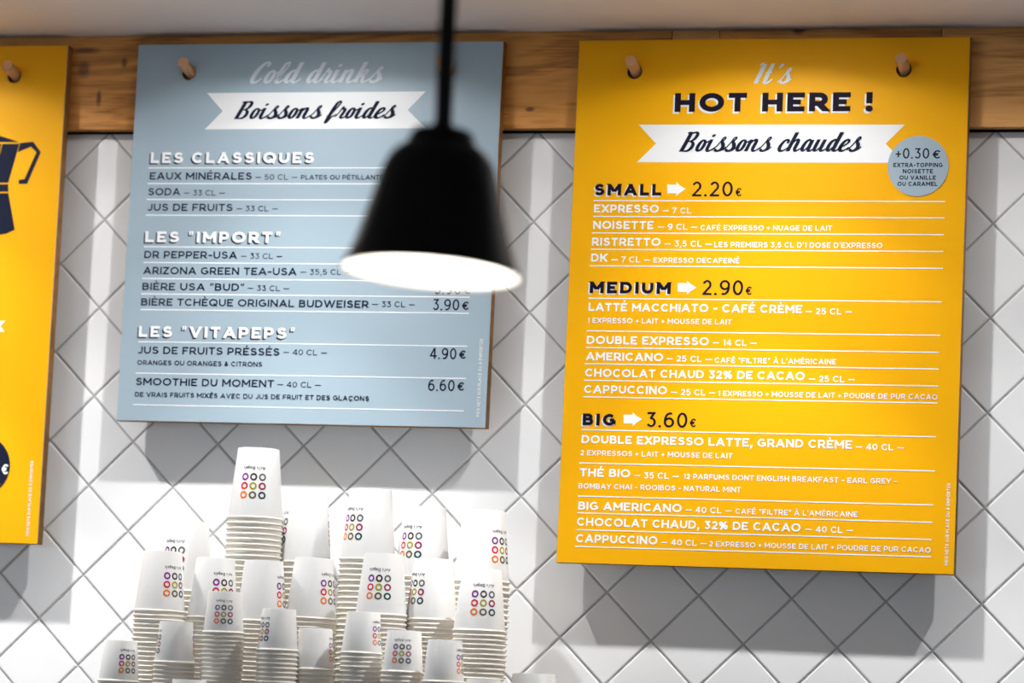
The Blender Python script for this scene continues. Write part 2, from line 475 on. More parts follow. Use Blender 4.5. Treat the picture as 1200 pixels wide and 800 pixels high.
# script letters: (advance, [ [(x, y, width), ...], ... ]) upright; sheared later
TAIL = lambda x: [(x + .10, .02, .08), (x + .24, .12, .06), (x + .32, .22, .05)]
SG = {
    'o': (.52, [[(.27, .60, .08), (.14, .52, .13), (.09, .30, .16), (.12, .11, .14), (.22, .03, .09), (.33, .11, .13), (.37, .31, .15), (.34, .50, .11), (.27, .60, .08)],
                [(.28, .58, .07), (.36, .48, .07), (.46, .49, .08), (.56, .56, .06)]]),
    'i': (.42, [[(.10, .63, .15), (.10, .2, .16), (.14, .06, .13)] + TAIL(.14), [(.02, .80, .06), (.10, .83, .13), (.18, .86, .07)]]),
    's': (.56, [[(-.04, .06, .05), (.08, .22, .06), (.19, .50, .06), (.23, .68, .07), (.31, .74, .07), (.36, .67, .07), (.31, .59, .08), (.29, .48, .12), (.40, .34, .15), (.44, .19, .16), (.36, .06, .12), (.24, .02, .09), (.13, .06, .10), (.12, .14, .09)],
                [(.30, .03, .08), (.44, .06, .07), (.56, .17, .06), (.60, .24, .05)]]),
    'n': (.68, [[(.08, .62, .15), (.08, 0, .16)], [(.10, .35, .06), (.18, .52, .08), (.28, .60, .11), (.37, .52, .15), (.37, .2, .16), (.41, .06, .12)] + TAIL(.41)]),
    'f': (.46, [[(-.04, .12, .05), (.12, .28, .06), (.26, .62, .07), (.33, .90, .08), (.25, 1.0, .09), (.15, .90, .13), (.11, .6, .16), (.09, .2, .16), (.07, -.08, .15), (.06, -.24, .10), (.14, -.24, .07), (.21, -.02, .07), (.22, .10, .06), (.30, .12, .06), (.44, .24, .05)]]),
    'r': (.46, [[(-.04, .08, .05), (.06, .34, .06), (.12, .66, .07), (.18, .57, .11), (.30, .50, .14), (.29, .3, .15), (.27, .12, .14), (.30, .05, .11)] + TAIL(.27)]),
    'd': (.62, [[(.36, .50, .08), (.24, .60, .09), (.11, .48, .14), (.07, .24, .16), (.12, .07, .13), (.22, .04, .08), (.34, .24, .06)],
                [(.39, 1.0, .17), (.39, .2, .17), (.43, .06, .13)] + TAIL(.42)]),
    'a': (.62, [[(.36, .50, .08), (.24, .60, .09), (.11, .48, .14), (.07, .24, .16), (.12, .07, .13), (.22, .04, .08), (.34, .24, .06)],
                [(.39, .60, .16), (.39, .2, .17), (.43, .06, .13)] + TAIL(.42)]),
    'e': (.50, [[(-.02, .08, .05), (.12, .22, .06), (.30, .36, .07), (.37, .51, .10), (.27, .60, .09), (.13, .50, .13), (.07, .24, .16), (.13, .06, .13)] + TAIL(.18)]),
    'c': (.48, [[(.34, .42, .10), (.37, .52, .11), (.27, .60, .09), (.13, .50, .13), (.07, .24, .16), (.13, .06, .13)] + TAIL(.18)]),
    'h': (.68, [[(.09, 1.0, .17), (.09, 0, .17)], [(.11, .32, .06), (.19, .52, .08), (.29, .60, .11), (.38, .52, .15), (.38, .2, .16), (.42, .06, .12)] + TAIL(.41)]),
    'u': (.66, [[(.08, .62, .15), (.08, .2, .16), (.13, .05, .12), (.24, .06, .07), (.37, .28, .06)], [(.39, .62, .15), (.39, .2, .16), (.43, .06, .12)] + TAIL(.42)]),
    'l': (.44, [[(-.04, .10, .05), (.14, .32, .06), (.28, .72, .07), (.29, .94, .08), (.20, .99, .09), (.11, .82, .15), (.08, .3, .17), (.12, .07, .13)] + TAIL(.14)]),
    'k': (.62, [[(.09, 1.0, .17), (.09, 0, .17)], [(.12, .26, .06), (.22, .52, .08), (.34, .60, .09), (.38, .50, .09), (.30, .38, .08), (.19, .34, .07), (.32, .26, .13), (.36, .08, .13)] + TAIL(.36)]),
    't': (.50, [[(.12, 1.0, .18), (.10, .2, .18), (.15, .05, .13), (.28, .04, .09), (.44, .22, .06)], [(-.06, .55, .05), (.28, .55, .07)]]),
    "'": (.34, [[(.14, .98, .10), (.12, .90, .16), (.02, .76, .04)]]),
    'C': (.60, [[(.45, .80, .10), (.50, .92, .11), (.40, 1.0, .09), (.24, .90, .15), (.12, .62, .18), (.07, .28, .18), (.13, .07, .14), (.26, .02, .09), (.40, .12, .07), (.5, .24, .05)]]),
    'B': (.76, [[(.15, .99, .18), (.12, .01, .19)], [(-.02, .95, .05), (.06, 1.0, .07), (.25, .98, .08), (.42, 1.0, .09), (.52, .88, .15), (.48, .66, .14), (.34, .54, .07), (.26, .53, .05), (.42, .50, .08), (.54, .36, .15), (.54, .18, .17), (.44, .05, .12), (.28, .015, .06), (.0, .02, .05)]]),
    'I': (.46, [[(.15, .97, .20), (.13, .01, .20)], [(-.08, .90, .05), (-.02, .98, .08), (.12, .97, .10)]]),
}


def catmull(pts, n=4):
    out = []
    m_ = len(pts)
    if m_ == 2: return pts
    for i in range(m_ - 1):
        p0 = pts[max(i - 1, 0)]; p1 = pts[i]; p2 = pts[i + 1]; p3 = pts[min(i + 2, m_ - 1)]
        for k in range(n):
            t = k / n
            out.append(tuple(0.5 * ((2 * p1[c]) + (-p0[c] + p2[c]) * t + (2 * p0[c] - 5 * p1[c] + 4 * p2[c] - p3[c]) * t * t + (-p0[c] + 3 * p1[c] - 3 * p2[c] + p3[c]) * t ** 3) for c in range(3)))
    out.append(pts[-1])
    return out


def script(text, shear=.47):
    vs, fs = [], []
    x = 0; zc = 0
    for ch in text:
        if ch == ' ':
            x += .40; continue
        adv, strokes = SG[ch]
        for st in strokes:
            zc += 1
            pts = catmull(st)
            ribbon(vs, fs, [(x + a, b) for a, b, c in pts], [max(c * 1.12 + .008, .045) for a, b, c in pts], zc * 4e-6)
        x += adv
    vs = [(a + shear * b, b, c) for a, b, c in vs]
    return vs, fs, x


def put_print(board, name, vs, fs, x, z, sx, sz, mt, lift=.0003, vertical=False):
    """lay flat print on a board's face; board origin is its top left front corner"""
    if vertical:
        out = [(x - b * sz, -lift - c, z + a * sx) for a, b, c in vs]
    else:
        out = [(x + a * sx, -lift - c, z + b * sz) for a, b, c in vs]
    fs2 = []
    for f in fs:
        p = [out[i] for i in f]
        ar = sum(p[i][0] * p[(i + 1) % len(p)][2] - p[(i + 1) % len(p)][0] * p[i][2] for i in range(len(p)))
        fs2.append(f if ar > 0 else tuple(reversed(f)))
    return link(name, mesh(name, out, fs2, mt), board)


# ------------------------------------------------------------------ the room shell
TD = 0.1414          # tile diagonal
JOINT = 0.0031


def tile_mesh():
    s = (0.1 - JOINT) / 2
    bm = bmesh.new()
    rows = []
    for inset, y in ((0.0, .008), (0.0, .0012), (.0007, .0003), (.0022, 0.0)):
        r = (s - inset) * math.sqrt(2)
        rows.append([bm.verts.new(p) for p in ((0, y, -r), (r, y, 0), (0, y, r), (-r, y, 0))])
    for a, b in zip(rows, rows[1:]):
        for k in range(4):
            bm.faces.new((a[k], a[(k + 1) % 4], b[(k + 1) % 4], b[k]))
    bm.faces.new(rows[-1])
    bmesh.ops.recalc_face_normals(bm, faces=bm.faces)
    me = bpy.data.meshes.new('tile'); bm.to_mesh(me); bm.free()
    me.materials.append(M['tile'])
    return me


wall = link('wall_back', box_mesh('wall_back', -2.2, 3.2, .0014, .16, 0, Z0 + .62, M['grout']))
tag(wall, kind='structure', label='white diamond tiled wall behind the menu boards and paper cups')
TM = tile_mesh()
near, rest = [], []
for i2 in range(-24, 44):
    for j2 in range(-1, 22):
        # diamond centres sit halfway between the lattice crossings
        if (i2 + j2) % 2 == 0: continue
        cx, cz = i2 * TD / 2, -j2 * TD / 2
        if cz > .075: continue
        if -.44 < cx < 1.80 and cz > -1.0: near.append((cx, cz))
        else: rest.append((cx, cz))
for cx, cz in near:
    t = link('tile', TM, wall, (cx, 0, Z0 + cz))
    t.rotation_euler = (random.gauss(0, .0016), random.gauss(0, .001), random.gauss(0, .0016))
vs, fs = [], []
tv = [v.co.copy() for v in TM.vertices]; tf = [tuple(p.vertices) for p in TM.polygons]
for cx, cz in rest:
    b = len(vs)
    vs += [(v.x + cx, v.y, v.z + cz + Z0) for v in tv]
    fs += [tuple(k + b for k in f) for f in tf]
tag(link('outer_tiles', mesh('outer_tiles', vs, fs, M['tile']), wall), kind='stuff')

ZC = Z0 + .1515      # underside of the ceiling
R_CAN = .076
cm = holed_sheet('ceiling', -2.2, 3.2, -2.5, 0.0022, [(x, DOWN_Y, R_CAN) for x in DOWN_X], .02, M['plaster'])
for v in cm.vertices:
    x, y, z = v.co
    v.co = (x, z, ZC - y)
bmf = bmesh.new(); bmf.from_mesh(cm); bmesh.ops.recalc_face_normals(bmf, faces=bmf.faces); bmf.to_mesh(cm); bmf.free()
ceiling = link('ceiling', cm)
tag(ceiling, kind='structure', label='greyish pink plaster ceiling above the oak rail')
floor = link('floor', box_mesh('floor', -6, 7, -9, .0022, -.1, 0, M['floor']))
tag(floor, kind='structure', label='grey floor below the counter')

for x, wl in zip(DOWN_X, ('far left, beyond the picture', 'above the left yellow board', 'above the pale blue board', 'above the tall yellow board', 'far right, beyond the picture')):
    e = empty('recessed_downlight', (x, DOWN_Y, ZC))
    tag(e, 'round recessed ceiling downlight ' + wl, 'ceiling light', 'recessed downlights along the tiled wall')
    link('housing', lathe('housing', [(R_CAN - .001, .0), (R_CAN - .001, .075), (.0005, .075)], 32, M['enamel']), e)
    link('trim_ring', auto_smooth(lathe('trim_ring', [(R_CAN - .001, .002), (R_CAN - .001, -.002), (R_CAN + .005, -.002), (R_CAN + .006, .0), (R_CAN - .001, .002)], 32, M['enamel'])), e)
    link('lamp_socket', lathe('lamp_socket', [(.0005, .074), (.022, .074), (.022, .056), (.0005, .056)], 20, M['steel']), e)

# oak rail
rail = empty('trim_1', (0, 0, 0))
tag(rail, kind='structure', label='oak rail with wooden pegs between ceiling and tiles')
RT = .025
ends = [-2.2, .9195, .9935, 1.3325, 3.2]
for a, b, mk in zip(ends, ends[1:], ('oak', 'oak2', 'oak', 'oak2')):
    link('plank', box_mesh('plank', a + .0005, b - .0005, -RT, -.0003, Z0 + .0004, ZC - .0004, M[mk], .0008), rail)

link('shadow_gap_strip', box_mesh('shadow_gap_strip', -2.2, 3.2, -.004, -.0003, Z0 - .0035, Z0 + .0002, M['black']), rail)  # black strip standing in for the shaded gap under the rail

# ------------------------------------------------------------------ menu boards
BF = -.0455          # front face of the boards
HOLE = .0121


def board_shell(xl, ztop, w_, h_, face_mat, holes, label, name='menu_board'):
    b = empty(name, (xl, BF, Z0 + ztop))
    tag(b, label, 'menu board', 'menu boards hanging from the oak rail')
    th = .018
    me = holed_sheet('wood_panel', 0, w_, -h_, 0, [(hx, hz, HOLE) for hx, hz in holes], th, M['ply'])
    p = link('wood_panel', me, b, (0, th + .0016, 0))
    me = holed_sheet('printed_face', .0006, w_ - .0006, -h_ + .0006, -.0006, [(hx, hz, HOLE - .0004) for hx, hz in holes], .0016, M['core'])
    me.materials.append(face_mat)
    for pl in me.polygons:
        if pl.normal.y < -.9 or (abs(pl.normal.y) > .9 and all(abs(me.vertices[v].co.y + .0016) < 1e-5 for v in pl.vertices)): pl.material_index = 1
    link('printed_face', me, b, (0, .0016, 0))
    return b


def peg(px_x, hz, L_=.030, tilt=15):
    r = .0088
    me = auto_smooth(lathe('peg', [(.0003, 0), (r - .0006, 0), (r, -.0008), (r, -(L_ + .040)), (.0003, -(L_ + .040))][::1], 20, M['dowel']))
    # local -z axis becomes the outward axis
    o = link('peg', me, rail)
    t = math.radians(tilt)
    out = Vector((0, -math.cos(t), math.sin(t)))
    tip = Vector((px_x, BF, Z0 + hz)) + out * L_
    o.location = tip
    o.rotation_euler = out.to_track_quat('Z', 'X').to_euler()
    return o


def board_xy(b, px, py):
    p = at(px, py, BF)
    return p.x - b.location.x, p.z - b.location.z


def line(b, text, x0, yb, x1, cap, mt, wt=.2, gap=.15, name='lettering', shadow=None, shadow_mat=None, ye=None, wscale=1.0, space=.46):
    """text from photo pixel x0 to x1 on baseline yb (left end); cap height in pixels"""
    ax, az = board_xy(b, x0, yb)
    bx, _ = board_xy(b, x1, yb)
    vs, fs, wd = sans(text, wt, gap, space, wscale)
    sz = cap / 782.0
    sx = (bx - ax) / wd
    if shadow:
        put_print(b, 'letter_shadow', vs, fs, ax + shadow[0] / 782, az - shadow[1] / 782, sx, sz, shadow_mat, .00025)
        return put_print(b, name, vs, fs, ax, az, sx, sz, mt, .0007)
    return put_print(b, name, vs, fs, ax, az, sx, sz, mt)


def cursive(b, text, x0, yb, x1, cap, mt, name='script_lettering', lift=.0009):
    ax, az = board_xy(b, x0, yb)
    bx, _ = board_xy(b, x1, yb)
    vs, fs, wd = script(text)
    xs = [v[0] for v in vs]
    sx = (bx - ax) / (max(xs) - min(xs))
    return put_print(b, name, vs, fs, ax - min(xs) * sx, az, sx, cap / 782, mt, lift)


def rule(b, xa, ya, xb, mt):
    ax, az = board_xy(b, xa, ya)
    bx, _ = board_xy(b, xb, ya)
    h = .00082
    vs = [(ax, -.0003, az - h), (bx, -.0003, az - h), (bx, -.0003, az + h), (ax, -.0003, az + h)]
    return link('printed_rule', mesh('printed_rule', vs, [(0, 1, 2, 3)], mt), b)


def flat(b, name, pts, mt, lift=.0003, fan=None):
    vs = [(*board_xy(b, *p),) for p in pts]
    vs = [(x, -lift, z) for x, z in vs]
    ar = sum(vs[i][0] * vs[(i + 1) % len(vs)][2] - vs[(i + 1) % len(vs)][0] * vs[i][2] for i in range(len(vs)))
    f = tuple(range(len(vs)))
    bm = bmesh.new()
    bv = [bm.verts.new(v) for v in vs]
    fc = bm.faces.new(bv if ar > 0 else bv[::-1])
    bm.normal_update()
    bmesh.ops.triangulate(bm, faces=[fc])
    me = bpy.data.meshes.new(name); bm.to_mesh(me); bm.free(); me.materials.append(mt)
    return link(name, me, b)


def disc(b, cx, cy, r, mt, lift=.0006, name='printed_disc'):
    x, z = board_xy(b, cx, cy)
    vs = [(x + r * math.cos(2 * math.pi * k / 48), -lift, z + r * math.sin(2 * math.pi * k / 48)) for k in range(48)]
    return link(name, mesh(name, vs, [tuple(range(48))], mt), b)


HT, HX = .133, .085
# peg holes, in board coordinates
blue = board_shell(.0584, HT, .600, .599, M['blue'], [(.0878, -.0462), (.5105, -.0462)],
                   'pale blue square menu board for cold drinks, hanging behind the black pendant lamp')
yel = board_shell(.7785, HT, .600, .800, M['yellow'], [(.0895, -.0492), (.5020, -.0492)],
                  'tall yellow menu board for hot drinks with a round pale blue badge')
left = board_shell(-.6612, HT, .600, .796, M['yellow'], [(.0895, -.0492), (.5105, -.0492)],
                   'yellow menu board with a navy coffee pot, cut by the left picture edge')
for b, hx, hz in ((blue, .0878, -.0462), (blue, .5105, -.0462), (yel, .0895, -.0492), (yel, .5020, -.0492), (left, .0895, -.0492), (left, .5105, -.0492)):
    peg(b.location.x + hx, HT + hz + .0036, .030, 14)

WP, PP, NV, INK = M['white_print'], M['pale_print'], M['navy'], M['ink']
# --- blue board
cursive(blue, 'Cold drinks', 292.8, 97.5, 449.0, 25.5, PP)
flat(blue, 'printed_banner', [(242.6, 109), (261, 130.2), (240, 151.6), (499, 150.4), (478, 128.8), (499, 107)], WP)
cursive(blue, 'Boissons froides', 274, 139.2, 464.0, 21.0, NV)
for txt, x0, yb, x1 in (('LES CLASSIQUES', 176.5, 191.2, 368), ('LES "IMPORT"', 170, 283.8, 329), ('LES "VITAPEPS"', 162.5, 394.6, 346)):
    line(blue, txt, x0, yb, x1, 13.6, WP, .25, .26, 'heading', (-1.8, 1.6), NV, space=.5)
D33 = '_ 33 CL _'
for txt, x0, yb, x1 in (('EAUX MIN\u00c9RALES', 175.4, 210.4, 295), ('SODA', 173.6, 228.8, 211), ('JUS DE FRUITS', 172.4, 247, 272.4),
                        ('DR PEPPER-USA', 169, 302.4, 277.6), ('ARIZONA GREEN TEA-USA', 168, 321, 347.4), ('BI\u00c8RE USA "BUD"', 166.7, 339.7, 286),
                        ('BI\u00c8RE TCH\u00c8QUE ORIGINAL BUDWEISER', 165.3, 357.8, 432), ('JUS DE FRUITS PR\u00c9SS\u00c9S', 161, 414.2, 327.6), ('SMOOTHIE DU MOMENT', 159, 451, 321)):
    line(blue, txt, x0, yb, x1, 9.0, NV, .185, .17)
for txt, x0, yb, x1 in (('_ 50 CL _', 299.2, 210.6, 348.4), (D33, 215.4, 229, 263.6), (D33, 277, 247.4, 325.4), (D33, 282.4, 303, 330.6),
                        ('_ 35,5 CL _', 352, 321.6, 411), (D33, 290, 340.6, 339), (D33, 436, 359.4, 486), ('_ 40 CL _', 332, 415.6, 382.8), ('_ 40 CL _', 325, 453.4, 376)):
    line(blue, txt, x0, yb, x1, 6.8, NV, .14, .17)
for txt, x0, yb, x1 in (('PLATES OU P\u00c9TILLANTES', 352.6, 210.4, 455), ('ORANGES OU ORANGES & CITRONS', 160.8, 427.3, 307.3),
                        ('DE VRAIS FRUITS MIX\u00c9S AVEC DU JUS DE FRUIT ET DES GLA\u00c7ONS', 158, 464.6, 432.6)):
    line(blue, txt, x0, yb, x1, 5.8, NV, .185, .19)
for txt, x0, yb, dx in (('3.90', 509, 344.5, 0), ('3.90', 507, 363.2, 0), ('4.90', 503.6, 420.4, 0), ('6.60', 501.5, 457.7, 0)):
    line(blue, txt, x0, yb, x0 + 31, 13.4, NV, .125, .16, 'price', wscale=.74)
    line(blue, '\u20ac', x0 + 33.5, yb - .3, x0 + 43, 10.0, NV, .16, .1, 'price')
for xa, ya, xb in ((174, 196.6, 560), (173, 215, 560), (172, 233.6, 559), (171, 252, 558), (168.6, 289, 556), (168, 307.4, 555), (167, 326.2, 554), (165.6, 344.2, 551),
                   (165, 362.6, 550), (162, 400.2, 548), (159, 437, 546.5), (156, 474, 544)):
    rule(blue, xa, ya, xb, WP)


def vertical_note(b, px, py, py2, mt):
    ax, az = board_xy(b, px, py)
    _, bz = board_xy(b, px, py2)
    vs, fs, wd = sans('PRIX NETS SUR PLACE OU \u00c0 EMPORTER', .19, .26, .4)
    put_print(b, 'small_print', vs, fs, ax, az, (bz - az) / wd, .0050, mt, vertical=True)


vertical_note(blue, 562, 488, 397, PP if False else WP)
# --- tall yellow board
cursive(yel, "It's", 883, 98, 927.8, 24, PP)
line(yel, 'HOT HERE !', 790.5, 131.2, 1022, 22.6, INK, .27, .2, 'heading', (-2.1, 2.2), WP, space=.5)
flat(yel, 'printed_banner', [(748.6, 146), (768.8, 168.2), (746.5, 190), (1060, 190.7), (1037.8, 168.3), (1060.6, 146)], WP)
cursive(yel, 'Boissons chaudes', 795.5, 177.4, 1009.5, 22.6, NV)
disc(yel, 1076, 194.7, .0455, M['blue'], .0012, 'round_badge')
line(yel, '+0.30', 1049.6, 186, 1089, 12.4, NV, .13, .16, 'price', wscale=.74).location.y -= .001
line(yel, '\u20ac', 1092, 186, 1103, 10, NV, .16, .1, 'price').location.y -= .001
for txt, x0, yb, x1 in (('EXTRA-TOPPING', 1047, 195.9, 1104.7), ('NOISETTE', 1058, 203.2, 1093.4), ('OU VANILLE', 1054, 210.7, 1096.8), ('OU CARAMEL', 1051.7, 218, 1098.7)):
    line(yel, txt, x0, yb, x1, 5.0, NV, .23, .17).location.y -= .001
for txt, x0, yb, x1, ax_, ac, pr, p0, pb, e0 in (('SMALL', 696.5, 229, 775, 782, 221.4, '2.20', 810.5, 230, 861), ('MEDIUM', 691, 343.4, 786, 794.4, 336.8, '2.90', 822.6, 345.4, 873),
                                                ('BIG', 682.7, 498, 721.4, 730.7, 491, '3.60', 757.3, 500.2, 807.5)):
    line(yel, txt, x0, yb, x1, 14.0, INK, .27, .24, 'heading', (-1.6, 1.5), WP)
    flat(yel, 'printed_arrow', [(ax_, ac - 5.2), (ax_ + 11, ac - 5.2), (ax_ + 10.6, ac - 8.4), (ax_ + 15, ac - 4), (ax_ + 21.6, ac), (ax_ + 15, ac + 4.4), (ax_ + 10.2, ac + 8.4), (ax_ + 11, ac + 5.2), (ax_, ac + 5)], WP)
    line(yel, pr, p0, pb, p0 + 48, 17.8, INK, .135, .16, 'price', wscale=.76)
    line(yel, '\u20ac', e0, pb, e0 + 8.7, 10, INK, .16, .1, 'price')
for txt, x0, yb, x1 in (('EXPRESSO', 696, 249, 772), ('NOISETTE', 695, 268.2, 766), ('RISTRETTO', 693.6, 287.8, 774), ('DK', 692.6, 306.5, 711.8),
                        ('LATT\u00c9 MACCHIATO - CAF\u00c9 CR\u00c8ME', 689.6, 364.2, 940), ('DOUBLE EXPRESSO', 687.6, 402.8, 830.6), ('AMERICANO', 686.6, 422, 777),
                        ('CHOCOLAT CHAUD 32% DE CACAO', 685.6, 441.2, 943), ('CAPPUCCINO', 684.4, 460.4, 781.6),
                        ('DOUBLE EXPRESSO LATTE, GRAND CR\u00c8ME', 681.5, 519, 998.6), ('TH\u00c9 BIO', 679.4, 558, 738.4), ('BIG AMERICANO', 677.5, 597, 798.8),
                        ('CHOCOLAT CHAUD, 32% DE CACAO', 676, 615.7, 938.3), ('CAPPUCCINO', 675, 635.2, 770.4)):
    line(yel, txt, x0, yb, x1, 9.7, WP, .215, .16)
for txt, x0, yb, x1 in (('_ 7 CL', 776.4, 250, 810), ('_ 9 CL _', 771, 269, 817), ('_ 3,5 CL _', 778.7, 288.8, 834), ('_ 7 CL _', 716.6, 307.3, 761.6),
                        ('_ 25 CL _', 944, 368, 998), ('_ 14 CL _', 835.4, 404.6, 886.7), ('_ 25 CL _', 781, 423.4, 834), ('_ 25 CL _', 947.7, 447, 1001.5), ('_ 25 CL _', 786.4, 462.6, 838),
                        ('_ 40 CL _', 1002.8, 526.6, 1059), ('_ 35 CL _', 743, 560, 795.4), ('_ 40 CL _', 803.3, 600.4, 857.3), ('_ 40 CL _', 943.8, 623.2, 999.4), ('_ 40 CL _', 775, 638.4, 828)):
    line(yel, txt, x0, yb, x1, 7.2, WP, .17, .17)
FI = 'CAF\u00c9 "FILTRE" \u00c0 L\'AM\u00c9RICAINE'
for txt, x0, yb, x1 in (('CAF\u00c9 EXPRESSO + NUAGE DE LAIT', 820.9, 269.6, 975), ("LES PREMIERS 3,5 CL D'1 DOSE D'EXPRESSO", 837, 289.4, 1034), ('EXPRESSO DECAFEIN\u00c9', 765.8, 307.6, 866.5),
                        ('1 EXPRESSO + LAIT + MOUSSE DE LAIT', 688.4, 378.2, 857.4), (FI, 837.6, 424.8, 980), ('1 EXPRESSO + MOUSSE DE LAIT + POUDRE DE PUR CACAO', 841.4, 463.8, 1098.8),
                        ('2 EXPRESSOS + LAIT + MOUSSE DE LAIT', 680, 533.2, 858.4), ('12 PARFUMS DONT ENGLISH BREAKFAST - EARL GREY -', 801, 561, 1051),
                        ('BOMBAY CHAI - ROOIBOS - NATURAL MINT', 678, 572, 868.3), (FI, 861.8, 601.8, 1005), ('2 EXPRESSO + MOUSSE DE LAIT + POUDRE DE PUR CACAO', 831, 640, 1090.8)):
    line(yel, txt, x0, yb, x1, 6.2, WP, .175, .2)
for xa, ya, xb in ((695.5, 235, 1107.5), (695, 253.6, 1107), (693.6, 272.8, 1106), (692.6, 292, 1105.5), (691.5, 311.2, 1105), (689.6, 349.4, 1103.3), (687.6, 387.6, 1102), (686.6, 407, 1101),
                   (685.6, 426, 1100), (684.4, 445.4, 1099.8), (683.6, 464.8, 1098.7), (681.2, 503.3, 1097), (678.8, 542.2, 1095.7), (677.3, 581, 1094), (676.2, 600.7, 1093), (675.4, 620.4, 1092), (674, 640, 1091.5)):
    rule(yel, xa, ya, xb, WP)
vertical_note(yel, 1111, 662, 566, WP)
# --- left board: navy coffee pot, navy disc and what the frame shows of the lettering
CX = -27
def mir(pts): return [(2 * CX - x, y) for x, y in pts[::-1]]


up = [(22.7, 168.5), (9.7, 214.2)]
flat(left, 'printed_pot', up + mir(up), NV)
flat(left, 'printed_pot', [(22.7, 166.4), (0, 159.2), (CX, 152)] + mir([(22.7, 166.4), (0, 159.2)]), NV)
flat(left, 'printed_pot', [(9.7, 215.8), (9.9, 224.6)] + mir([(9.7, 215.8), (9.9, 224.6)]), NV)
lo = [(9.9, 226.2), (17.3, 269), (8, 273.5), (-8, 276.5)]
flat(left, 'printed_pot', lo + mir(lo), NV)
flat(left, 'printed_pot', [(CX - 7, 150), (CX + 7, 150), (CX + 5, 140), (CX - 5, 140)], NV)
flat(left, 'printed_pot', [(23.6, 167.6), (39, 166), (48, 178.3), (31.8, 215.4), (22, 215.4), (22, 210.8), (28.6, 209.9), (42.9, 178.3), (36.4, 171.8), (20.8, 178.3)], NV)
for dx, dx2 in ((29, 17), (9, 5), (-12, -8), (-30, -18)):
    flat(left, 'facet_line', [(CX + dx, 168.5), (CX + dx + 1, 168.5), (CX + dx2 + 1, 214.2), (CX + dx2, 214.2)], M['yellow'], .0006)
line(left, 'X', -9, 388.4, 4, 13.6, WP, .27)
disc(left, -20.6, 545.5, .0470, NV, .0006)
line(left, '\u20ac', 1.2, 555.4, 10.2, 12.4, WP, .17, .1).location.y -= .0008
for k in range(46):
    a = random.uniform(0, 2 * math.pi); r = random.uniform(.006, .043)
    x, z = board_xy(left, -20.6, 545.5)
    q = .0008
    cx_, cz_ = x + r * math.cos(a), z + r * math.sin(a)
    if abs(cz_ - board_xy(left, 5, 549)[1]) < .011 and abs(cx_ - board_xy(left, 5, 549)[0]) < .009: continue
    link('printed_dot', mesh('printed_dot', [(cx_ - q, -.0008, cz_ - q), (cx_ + q, -.0008, cz_ - q), (cx_ + q, -.0008, cz_ + q), (cx_ - q, -.0008, cz_ + q)], [(0, 1, 2, 3)], M['yellow'] if k % 3 else M['dowel']), left)
vertical_note(left, 34, 627.5, 540, WP)

# ------------------------------------------------------------------ counter
ZS = Z0 - .970
ct = empty('counter', (.5, -.42, 0))
tag(ct, 'dark wooden counter below the picture carrying the stacked paper cups', 'counter')
link('worktop', box_mesh('worktop', -1.6, 1.7, -.26, .419, ZS - .04, ZS, M['counter'], .003), ct)
link('base_cabinet', box_mesh('base_cabinet', -1.57, 1.67, -.22, .419, .09, ZS - .04, M['enamel'], .002), ct)
link('plinth', box_mesh('plinth', -1.55, 1.65, -.17, .419, 0, .09, M['black']), ct)

